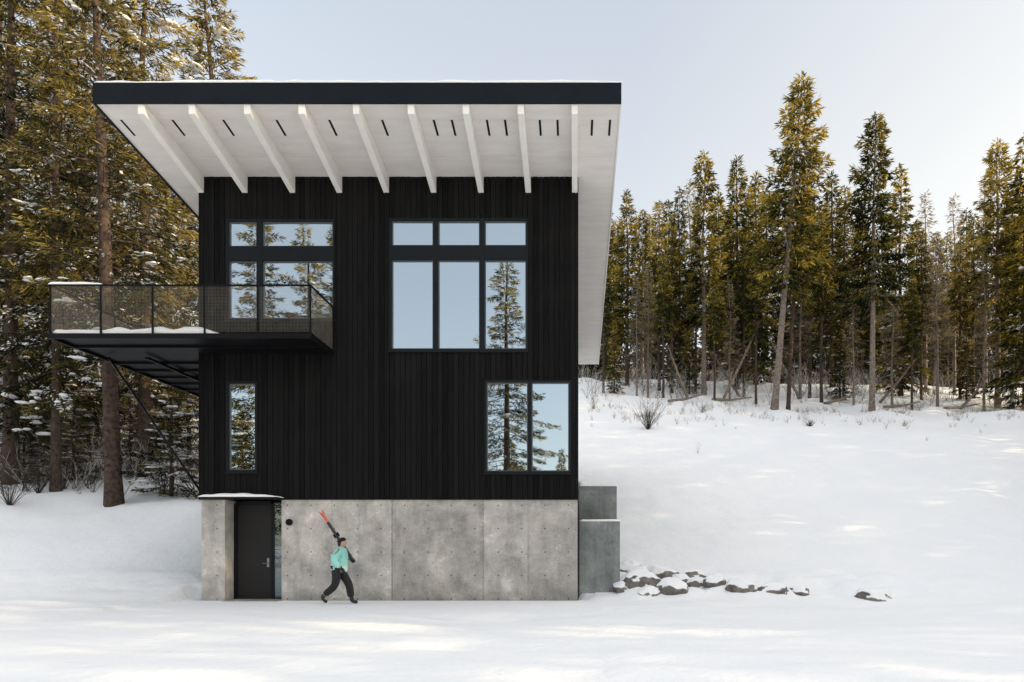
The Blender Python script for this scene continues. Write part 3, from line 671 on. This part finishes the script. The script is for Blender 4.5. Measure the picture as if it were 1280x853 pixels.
young = [(214, 9, 470, 'young snowy fir close to the house wall below the balcony'), (92, 12, 480, 'young snowy fir left of the big pine trunk'), (30, 11, 520, 'small young fir low at the left edge'),
         (236, 14, 420, 'young fir tucked behind the balcony brace'), (163, 14, 460, 'young snowy fir between the pine and the slim trunk'), (55, 17, 450, 'young fir behind the small one at the left edge'), (196, 18, 440, 'young fir in the dim gap right of the slim trunk'), (120, 18, 450, 'young fir in the dim gap behind the big pine trunk'), (5, 15, 470, 'young fir at the very left edge of the photo')]
for px, Y, top, lab in young: tree_px(px, Y, top, 'L3', lab, 'young firs under the left trees', wide=1.25)
refl = [(-5.6, -40, 26.5, 'L2', 'tall golden fir reflected in the lower right window', 1.35), (-20.2, -26, 25, 'L2', 'fir reflected in the upper left window', 1.2), (-15.6, -29, 25, 'L4', 'second fir reflected in the upper left window, nearer its right side', 1.3),
        (-23, -25, 19, 'L4', 'snowy fir reflected in the narrow lower left window', 1.2), (-18.2, -35, 27, 'L2', 'fir reflected in the middle of the upper left window', 1.2), (-19.2, -31, 24.5, 'L2', 'fir reflected at the centre of the upper left window', 1.2),
        (2, -62, 14, 'R2', 'small far fir reflected low in the lower right window', 1), (-11, -60, 15, 'R5', 'small far fir reflected beside the golden one', 1), (-2, -66, 13, 'R2', 'distant fir reflected at the bottom of the right pane', 1)]
for X, Y, H, var, lab, wd in refl: tree(X, Y, H, var, lab, 'trees reflected in the windows', wide=wd)
for i in range(9): tree(-40+i*4.1, -52-(i*37 % 11), 12+(i*29 % 5), ['R6', 'R5', 'R2'][i % 3], 'far fir across the clearing, reflected low in the windows', 'far firs across the clearing', wide=1.2)
orr = random.Random(9); k = 0
for Y in np.arange(-27, 24, 3.6):  # unseen fir rows added to block the sun from house front and snow
    for X in (29.5, 37):
        k += 1
        if Y < -14.5 and (k % 2 == 0): continue
        H = orr.uniform(24, 27) if -15 < Y < -4 else (orr.uniform(17, 20) if Y > -4 else orr.uniform(14, 17))
        tree(X+orr.uniform(-1.2, 1.2)+max(0, (Y-6)*.66), float(Y)+orr.uniform(-1, 1)+(1.7 if X > 33 else 0), H, ['R6', 'R5', 'R2'][k % 3], 'unseen tall fir added beyond the right edge to shade the house and snow', 'unseen firs added beyond the right edge as sun blockers', wide=1.2 if H > 20 else 1.5)

def wood(name, pts, seed, label, fol):
    g = np.random.default_rng(seed); acc = [[] for _ in range(7)]; mb = MB()
    lib = [fir_cards(seed+i, 18, .06, 2.4, 70, 16, 1.0, .2, -.5, .3) for i in range(3)]
    for X, Y, H in pts:
        A, br = lib[int(g.integers(3))]; s = H/18; a = g.uniform(0, 6.28); c, n = math.cos(a), math.sin(a); M = np.array([[c, -n, 0], [n, c, 0], [0, 0, 1]])
        z = ground_h(X, Y)
        acc[0].append((A[0]@M.T)*s+np.array([X, Y, z])); acc[1].append(A[1]@M.T); acc[2].append(A[2]@M.T); acc[3].append(A[3]*s); acc[4].append(A[4]*s); acc[5].append(np.clip(A[5]*.6, 0, 1)); acc[6].append(A[6])
        mb.tube([(X, Y, z-.5), (X+.1, Y, z+H*.5), (X, Y, z+H)], [H*.010, H*.007, .02], 5, 1, cap=False)
    me = cards_mesh(name, *[np.concatenate(q) for q in acc], [fol, BARK])
    merge(me, mb.mesh('t', [fol, BARK], tone=True))
    o = obj(name, me); tag(o, label, 'woods', kind='stuff'); return o
wr = random.Random(5); pts = []
for i in range(160):
    Y = wr.uniform(62, 86); px = wr.uniform(715, 1320); X = fx(px, Y); pts.append((X, Y, wr.uniform(9, 14)))
wood('distant_wood', pts, 400, 'dark mass of distant firs behind the ridge trees', FOL)
pts = []
for i in range(65):
    Y = wr.uniform(38, 62); px = wr.uniform(-80, 250); X = fx(px, Y); pts.append((X, Y, wr.uniform(10, 17)))
wood('distant_wood', pts, 430, 'dim mass of firs deep behind the left bank trees', FOLL)

# ------------------------------------------------------------------ shrubs, brush, grass, deadwood
def sticks(mb, base, h, n, r, spread=0.6, rad=.012, mi=0):
    for i in range(n):
        az = r.uniform(0, 6.28); sp = r.uniform(.1, spread); L = h*r.uniform(.5, 1.05)
        p = Vector(base); d = Vector((math.cos(az)*sp, math.sin(az)*sp, 1)).normalized(); pts = [p.copy()]
        for k in range(3):
            d = (d+Vector((r.uniform(-.25, .25), r.uniform(-.25, .25), r.uniform(-.05, .12)))).normalized(); p = p+d*L/3; pts.append(p.copy())
        mb.tube(pts, [rad, rad*.75, rad*.5, rad*.25], 3, mi, cap=False)
        for q in range(4):
            a = pts[1+q % 2].lerp(pts[2+q % 2], r.random()); dd = (d+Vector((r.uniform(-.9, .9), r.uniform(-.9, .9), r.uniform(-.2, .5)))).normalized()
            mb.tube([a, a+dd*L*r.uniform(.15, .35)], [rad*.5, rad*.2], 3, mi, cap=False)
def shrub(px, py, h, n, label, group, spread=.7, m=None):
    p = hit(px, py); r = random.Random(int(px*7+py)); mb = MB(); sticks(mb, (0, 0, -.08), h, n, r, spread, .010)
    o = mb.build('bare_shrub', m or TWIG); o.location = p; tag(o, label, 'shrub', group)
GS = 'bare shrubs on the snow at the foot of the ridge wood'
shrub(810, 537, 1.9, 80, 'round leafless shrub standing alone on the snow slope near the house', GS, .75)
shrub(1012, 533, .5, 50, 'small dark twiggy shrub on the snow below the tallest fir', GS, 1.4)
shrub(878, 516, .9, 22, 'pale sparse leafless shrub at the snow edge between the lone shrub and tallest fir', GS, .9, GRASS)
shrub(742, 512, 1.3, 22, 'tall thin leafless shrub beside the roof eave at the snow edge', GS, .5, GRASS)
shrub(1130, 533, .5, 22, 'low pale leafless shrub right of the second golden fir', GS, 1.1, GRASS)
GS2 = 'bare shrubs under the left trees'
for a in [(12, 632, 1.9, 40, 'leafless shrub at the left edge below the firs'), (48, 618, 1.8, 36, 'leafless shrub second in from the left edge'), (80, 612, 1.5, 30, 'leafless shrub left of the big pine base'), (205, 618, 1.5, 30, 'leafless shrub right of the slim trunk, near the house'), (232, 604, 1.8, 34, 'leafless shrub against the house wall below the balcony'), (165, 606, 1.4, 28, 'leafless shrub between the pine and slim trunk')]:
    shrub(*a, GS2)
def brush(name, n, pick, hmin, hmax, m, label, cat, seed, ns, rad, spread):
    r = random.Random(seed); mb = MB()
    for i in range(n):
        X, Y = pick(r); h = r.uniform(hmin, hmax); sticks(mb, (X, Y, ground_h(X, Y)-.05), h, ns, r, spread, rad)
    tag(mb.build(name, m), label, cat, kind='stuff')
def pr(r):
    while 1:
        Y = r.uniform(32, 56); X = fx(r.uniform(722, 1300), Y)
        if mn.noise(Vector((X*.3, Y*.3, 8))) > .08: return X, Y
brush('undergrowth', 230, pr, .5, 2.4, TWIG, 'tangled brown leafless undergrowth beneath the ridge wood', 'undergrowth', 3, 4, .014, .9)
brush('frosted_undergrowth', 330, pr, .5, 3.0, FROST, 'pale frosted twigs among the trunks of the ridge wood', 'undergrowth', 13, 4, .016, 1.1)
def pl(r):
    Y = r.uniform(9, 32); return fx(r.uniform(-40, 250), Y), Y
brush('undergrowth', 230, pl, .6, 2.6, TWIG, 'tangled leafless undergrowth beneath the left trees', 'undergrowth', 4, 5, .014, .8)
brush('frosted_undergrowth', 230, pl, .6, 2.8, FROST, 'pale frosted twigs beneath the left trees', 'undergrowth', 14, 4, .014, 1.0)
def pg(r):
    while 1:
        Y = 29.5+r.gauss(0, 2)-max(0, r.gauss(0, 2.6)); X = fx(r.uniform(735, 1300), Y)
        if mn.noise(Vector((X*.45, Y*.5, 18))) > .05: return X, Y
brush('dry_grass', 520, pg, .15, .6, GRASS, 'dry pale grass poking through snow along the ridge edge', 'grass', 6, 5, .006, .8)
dl = [(905, 33, 955, 34, 2.0, 6.5, 'pale dead trunk leaning left among the ridge firs'), (1000, 34, 960, 35, .5, 5, 'dead trunk slanting behind the tallest fir'), (1100, 33.5, 1145, 34, .3, 3.5, 'dead trunk slanting right of the second golden fir'), (860, 33, 835, 33.5, .3, 4, 'broken dead trunk leaning between thin firs near the house'), (1200, 33, 1235, 33.5, .2, 2.5, 'fallen dead trunk near the right side of the wood'),
      (835, 31, 880, 31.5, .5, .5, 'fallen log lying on snow at the wood edge near the house'), (1105, 31, 1150, 31.5, .5, .6, 'fallen log lying on snow right of the second golden fir'), (925, 36, 890, 36, .3, 3.2, 'thin dead pole slanting left of the leaning pale trunk'), (1030, 32, 1075, 32.3, .3, .9, 'fallen branch lying between the two golden firs'),
      (890, 32, 940, 32.4, .3, .4, 'fallen log half sunk in snow below the pointed tall fir'), (1180, 32, 1225, 32.3, .3, .6, 'fallen log on snow below the pale conifers')]
for a, Ya, b, Yb, z0, z1, lab in dl:
    mb = MB(); X0, X1 = fx(a, Ya), fx(b, Yb); p0 = Vector((X0, Ya, ground_h(X0, Ya)+z0*.1)); p1 = Vector((X1, Yb, ground_h(X1, Yb)+z1)); r = random.Random(a)
    mb.tube([p0, p0.lerp(p1, .5)+Vector((0, 0, -.1)), p1], [.12, .09, .04], 7)
    for q in range(9):
        c = p0.lerp(p1, r.uniform(.3, .95)); mb.tube([c, c+Vector((r.uniform(-1, 1), r.uniform(-.6, .6), r.uniform(-.3, .9)))*.9], [.02, .006], 3, cap=False)
    tag(mb.build('dead_tree', BARKP), lab, 'dead tree', 'dead trunks leaning in the ridge wood')

# ------------------------------------------------------------------ person with skis (skis on the far shoulder)
SKIN = simple('skin', (0.45, 0.29, 0.21), .55, .05, 10); HAIR = simple('dark_hair', (0.012, 0.009, 0.007), .7, .2, 20)
TROU = simple('charcoal_trousers', (0.014, 0.014, 0.017), .85, .25, 14, .4); BOOT = simple('black_boot', (0.01, 0.01, 0.011), .5, .2, 9); HAT = simple('black_beanie', (0.008, 0.009, 0.013), .9, .3, 40, .5); GLOVE = simple('black_glove', (0.01, 0.01, 0.012), .7, .2, 20)
def jacket_mat():
    m, nt, b = mat('teal_jacket'); tc = N(nt, 'ShaderNodeTexCoord'); sx = N(nt, 'ShaderNodeSeparateXYZ'); nt.links.new(tc.outputs['Object'], sx.inputs[0])
    n = N(nt, 'ShaderNodeTexNoise'); n.inputs['Scale'].default_value = 9; nt.links.new(tc.outputs['Object'], n.inputs['Vector'])
    mr = N(nt, 'ShaderNodeMapRange'); mr.inputs[1].default_value = .72; mr.inputs[2].default_value = 1.42; nt.links.new(sx.outputs['Z'], mr.inputs[0])
    r = ramp(nt, [(0.0, (.62, .76, .70)), (.26, (.57, .75, .69)), (.33, (.33, .69, .64)), (1, (.26, .63, .59))]); nt.links.new(mr.outputs[0], r.inputs[0])
    nt.links.new(r.outputs[0], b.inputs['Base Color']); b.inputs['Roughness'].default_value = .7
    bp = N(nt, 'ShaderNodeBump'); bp.inputs['Strength'].default_value = .6; bp.inputs['Distance'].default_value = .03; nt.links.new(n.outputs['Fac'], bp.inputs['Height']); nt.links.new(bp.outputs['Normal'], b.inputs['Normal'])
    return m
def skin_obj(name, V, E, m, parent, sub=2):
    me = bpy.data.meshes.new(name); me.from_pydata([(v[0], -v[1], v[2]) for v in V], E, [])
    o = bpy.data.objects.new(name, me); COL.objects.link(o)
    o.modifiers.new('skin', 'SKIN'); sm = o.modifiers.new('sub', 'SUBSURF'); sm.levels = sub; sm.render_levels = sub
    for i, v in enumerate(V):
        d = me.skin_vertices[0].data[i]; r = v[3]; d.radius = (r[0], r[1]) if isinstance(r, tuple) else (r, r); d.use_root = (i == 0)
    bpy.context.view_layer.update(); dg = bpy.context.evaluated_depsgraph_get()
    nm = bpy.data.meshes.new_from_object(o.evaluated_get(dg)); bpy.data.objects.remove(o)
    nm.materials.clear(); nm.materials.append(m); nm.polygons.foreach_set('use_smooth', [True]*len(nm.polygons)); nm.name = name
    return obj(name, nm, parent)
PX, PY = fx(424, -1.0), -1.0
RA = [(.02, -.17, 1.31), (.08, -.28, 1.09), (.23, -.23, 1.06)]; LA = [(.03, .18, 1.31), (-.04, .27, 1.06), (.13, .28, .90)]
RL = [(0, -.09, .83), (.22, -.09, .48), (.27, -.09, .11)]; LL = [(-.01, .09, .83), (-.07, .09, .45), (-.37, .09, .20)]
Vb = [(0, 0, .86, .125), (.02, 0, 1.05, .115), (.04, 0, 1.24, .125), (.06, 0, 1.37, .06), (.085, 0, 1.44, .05), (.10, 0, 1.50, .075), (.09, 0, 1.57, .078),
      (*RA[0], .06), (*RA[1], .045), (*RA[2], .03), (*LA[0], .06), (*LA[1], .045), (*LA[2], .03),
      (*RL[0], .085), (*RL[1], .06), (*RL[2], .045), (.40, -.10, .045, .035), (*LL[0], .085), (*LL[1], .06), (*LL[2], .045), (-.27, .10, .05, .035),
      (.155, 0, 1.455, .024), (.183, 0, 1.508, .012)]
Eb = [(0, 1), (1, 2), (2, 3), (3, 4), (4, 5), (5, 6), (2, 7), (7, 8), (8, 9), (2, 10), (10, 11), (11, 12), (0, 13), (13, 14), (14, 15), (15, 16), (0, 17), (17, 18), (18, 19), (19, 20), (5, 21), (5, 22)]
person = empty('person', (PX, PY, 0.0)); tag(person, 'person in teal jacket and dark trousers walking past the concrete wall with shouldered skis', 'person')
person.location.z = ground_h(PX+.25, PY)-0.005
skin_obj('body', Vb, Eb, SKIN, person)
JM = jacket_mat()
Vj = [(-.01, 0, .76, (.21, .225)), (0, 0, .90, (.205, .22)), (.02, 0, 1.06, (.19, .205)), (.04, 0, 1.24, (.18, .205)), (.06, 0, 1.37, .10), (.075, 0, 1.415, .078),
      (*RA[0], .105), (*RA[1], .085), (.215, -.235, 1.063, .06), (*LA[0], .11), (*LA[1], .092), (.12, .28, .92, .066)]
skin_obj('jacket', Vj, [(0, 1), (1, 2), (2, 3), (3, 4), (4, 5), (3, 6), (6, 7), (7, 8), (3, 9), (9, 10), (10, 11)], JM, person)
Vt = [(0, 0, .86, .14), (*RL[0], .12), (*RL[1], .098), (.265, -.09, .14, .088), (*LL[0], .12), (*LL[1], .098), (-.345, .09, .225, .088)]
skin_obj('trousers', Vt, [(0, 1), (1, 2), (2, 3), (0, 4), (4, 5), (5, 6)], TROU, person)
skin_obj('boot', [(.265, -.09, .20, .06), (.275, -.09, .085, .062), (.36, -.095, .05, .05), (.43, -.10, .045, .04)], [(0, 1), (1, 2), (2, 3)], BOOT, person)
skin_obj('boot', [(-.33, .09, .27, .06), (-.38, .09, .17, .062), (-.31, .095, .09, .05), (-.26, .10, .05, .04)], [(0, 1), (1, 2), (2, 3)], BOOT, person)
skin_obj('beanie', [(.085, 0, 1.545, (.097, .1)), (.08, 0, 1.60, (.09, .093)), (.07, 0, 1.645, .05)], [(0, 1), (1, 2)], HAT, person)
skin_obj('hair', [(.03, 0, 1.55, .07), (.02, 0, 1.48, .065), (.01, 0, 1.41, .045)], [(0, 1), (1, 2)], HAIR, person)
for s in (-1, 1):
    bm = bmesh.new(); bmesh.ops.create_uvsphere(bm, u_segments=8, v_segments=6, radius=.011); me = bpy.data.meshes.new('eye'); bm.to_mesh(me); bm.free(); me.materials.append(HAIR); obj('eye', me, person, (.158, s*.032, 1.525))
def glove(w, h, fdir, curl):
    w, h, fdir, curl = map(Vector, (w, h, fdir, curl)); V = [(*w, .036), (*w.lerp(h, .5), .042), (*h, .04)]; E = [(0, 1), (1, 2)]; lat = fdir.cross(curl).normalized()
    for k, l in enumerate((.8, 1.0, .95, .75)):
        a = h+lat*(k-1.5)*.021; i = len(V); p1 = a+fdir*.035*l; p2 = p1+(fdir*.4+curl).normalized()*.03*l; p3 = p2+(curl-fdir*.5).normalized()*.025*l
        V += [(*p1, .0105), (*p2, .0095), (*p3, .008)]; E += [(2, i), (i, i+1), (i+1, i+2)]
    i = len(V); t = w.lerp(h, .4)-lat*.045; V += [(*t, .013), (*(t+fdir*.03+curl*.025), .011), (*(t+fdir*.045+curl*.045), .009)]; E += [(1, i), (i, i+1), (i+1, i+2)]
    skin_obj('glove', V, E, GLOVE, person)
glove(RA[2], (.285, -.215, 1.06), (.9, .1, -.15), (-.2, .9, -.1))
glove(LA[2], (.19, .28, .83), (.6, 0, -.8), (.5, -.4, -.3))
RED = simple('ski_red_orange', (0.78, 0.19, 0.12), .4, .1, 6); SKB = simple('ski_dark', (0.03, 0.026, 0.03), .4, .2, 6)
sk = empty('skis', (PX, PY, person.location.z)); tag(sk, 'pair of dark skis with orange-red tips carried over the walking person\'s shoulder', 'skis')
a0 = Vector((.30, .18, 1.045)); a1 = Vector((-.51, .13, 2.30)); ax = (a1-a0).normalized(); nn = Vector((0, 1, 0)).cross(ax).normalized(); sd = ax.cross(nn)
for s in (0, 1):
    mb = MB(); L = (a1-a0).length; K = 22; rows = []
    for i in range(K+1):
        t = i/K; wd = .047+.02*abs(2*t-1)**2
        if t > .93: wd *= max(.25, 1-((t-.93)/.07)**2*.8)
        lift = (max(0, t-.86)/.14)**2*.03+(max(0, .05-t)/.05)*.015; off = (.016 if s else -.016)+(lift if s else -lift)
        c = a0+ax*L*t+nn*off; rows.append((c, wd))
    for i in range(K):
        (c, w), (c2, w2) = rows[i], rows[i+1]; h = nn*.009
        mb.hexa([c-sd*w-h, c+sd*w-h, c2+sd*w2-h, c2-sd*w2-h, c-sd*w+h, c+sd*w+h, c2+sd*w2+h, c2-sd*w2+h], 1 if i/K > .74 else 0)
    k = mb.build('ski', [SKB, RED], sk); q = MB(); sg = 1 if s else -1
    for t in (.40, .52):
        c = a0+ax*L*t+nn*(.016*sg+.03*sg); u = nn*.022; v = ax*.05; w = sd*.03
        q.hexa([c-v-w-u, c+v-w-u, c+v+w-u, c-v+w-u, c-v-w*.7+u, c+v-w*.7+u, c+v+w*.7+u, c-v+w*.7+u])
    q.build('binding', BLACK, k)

# ------------------------------------------------------------------ light
EL = math.radians(14); sd_ = Vector((1, -0.24, 0)).normalized()
sdir = Vector((sd_.x*math.cos(EL), sd_.y*math.cos(EL), math.sin(EL)))
sl = bpy.data.lights.new('sun', 'SUN'); sl.energy = 5.0; sl.angle = math.radians(0.6); sl.color = (1, .79, .47)
so = bpy.data.objects.new('sun', sl); COL.objects.link(so); so.rotation_euler = (-sdir).to_track_quat('-Z', 'Y').to_euler(); so.location = (40, -10, 30)
w = bpy.data.worlds.new('World'); S.world = w; w.use_nodes = True; nt = w.node_tree; bg = nt.nodes['Background']
sky = N(nt, 'ShaderNodeTexSky', sky_type='NISHITA'); sky.sun_disc = False; sky.sun_elevation = EL; sky.sun_rotation = math.atan2(sd_.x, sd_.y)
sky.altitude = 600; sky.air_density = 1.0; sky.dust_density = 1.6; sky.ozone_density = 1.0
hs = N(nt, 'ShaderNodeHueSaturation'); hs.inputs['Saturation'].default_value = .78; hs.inputs['Value'].default_value = 1.3; nt.links.new(sky.outputs[0], hs.inputs['Color'])
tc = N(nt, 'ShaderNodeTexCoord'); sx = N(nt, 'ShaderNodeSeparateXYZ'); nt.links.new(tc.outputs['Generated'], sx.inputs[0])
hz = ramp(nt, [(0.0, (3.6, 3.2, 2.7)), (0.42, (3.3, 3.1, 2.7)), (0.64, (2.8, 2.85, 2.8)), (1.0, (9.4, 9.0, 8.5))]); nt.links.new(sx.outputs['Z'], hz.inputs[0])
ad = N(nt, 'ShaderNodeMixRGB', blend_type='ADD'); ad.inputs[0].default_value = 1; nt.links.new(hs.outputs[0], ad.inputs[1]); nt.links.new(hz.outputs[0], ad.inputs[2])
gl = N(nt, 'ShaderNodeMapRange'); gl.inputs[1].default_value = 0.08; gl.inputs[2].default_value = 0.6; nt.links.new(sx.outputs['X'], gl.inputs[0])   # warm haze towards the sun
ad2 = N(nt, 'ShaderNodeMixRGB', blend_type='ADD'); ad2.inputs[2].default_value = (1.6, 1.15, .45, 1); nt.links.new(gl.outputs[0], ad2.inputs[0]); nt.links.new(ad.outputs[0], ad2.inputs[1])
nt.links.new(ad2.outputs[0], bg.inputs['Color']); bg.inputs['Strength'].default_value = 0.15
S.view_settings.view_transform = 'Standard'; S.view_settings.look = 'None'; S.view_settings.exposure = 0
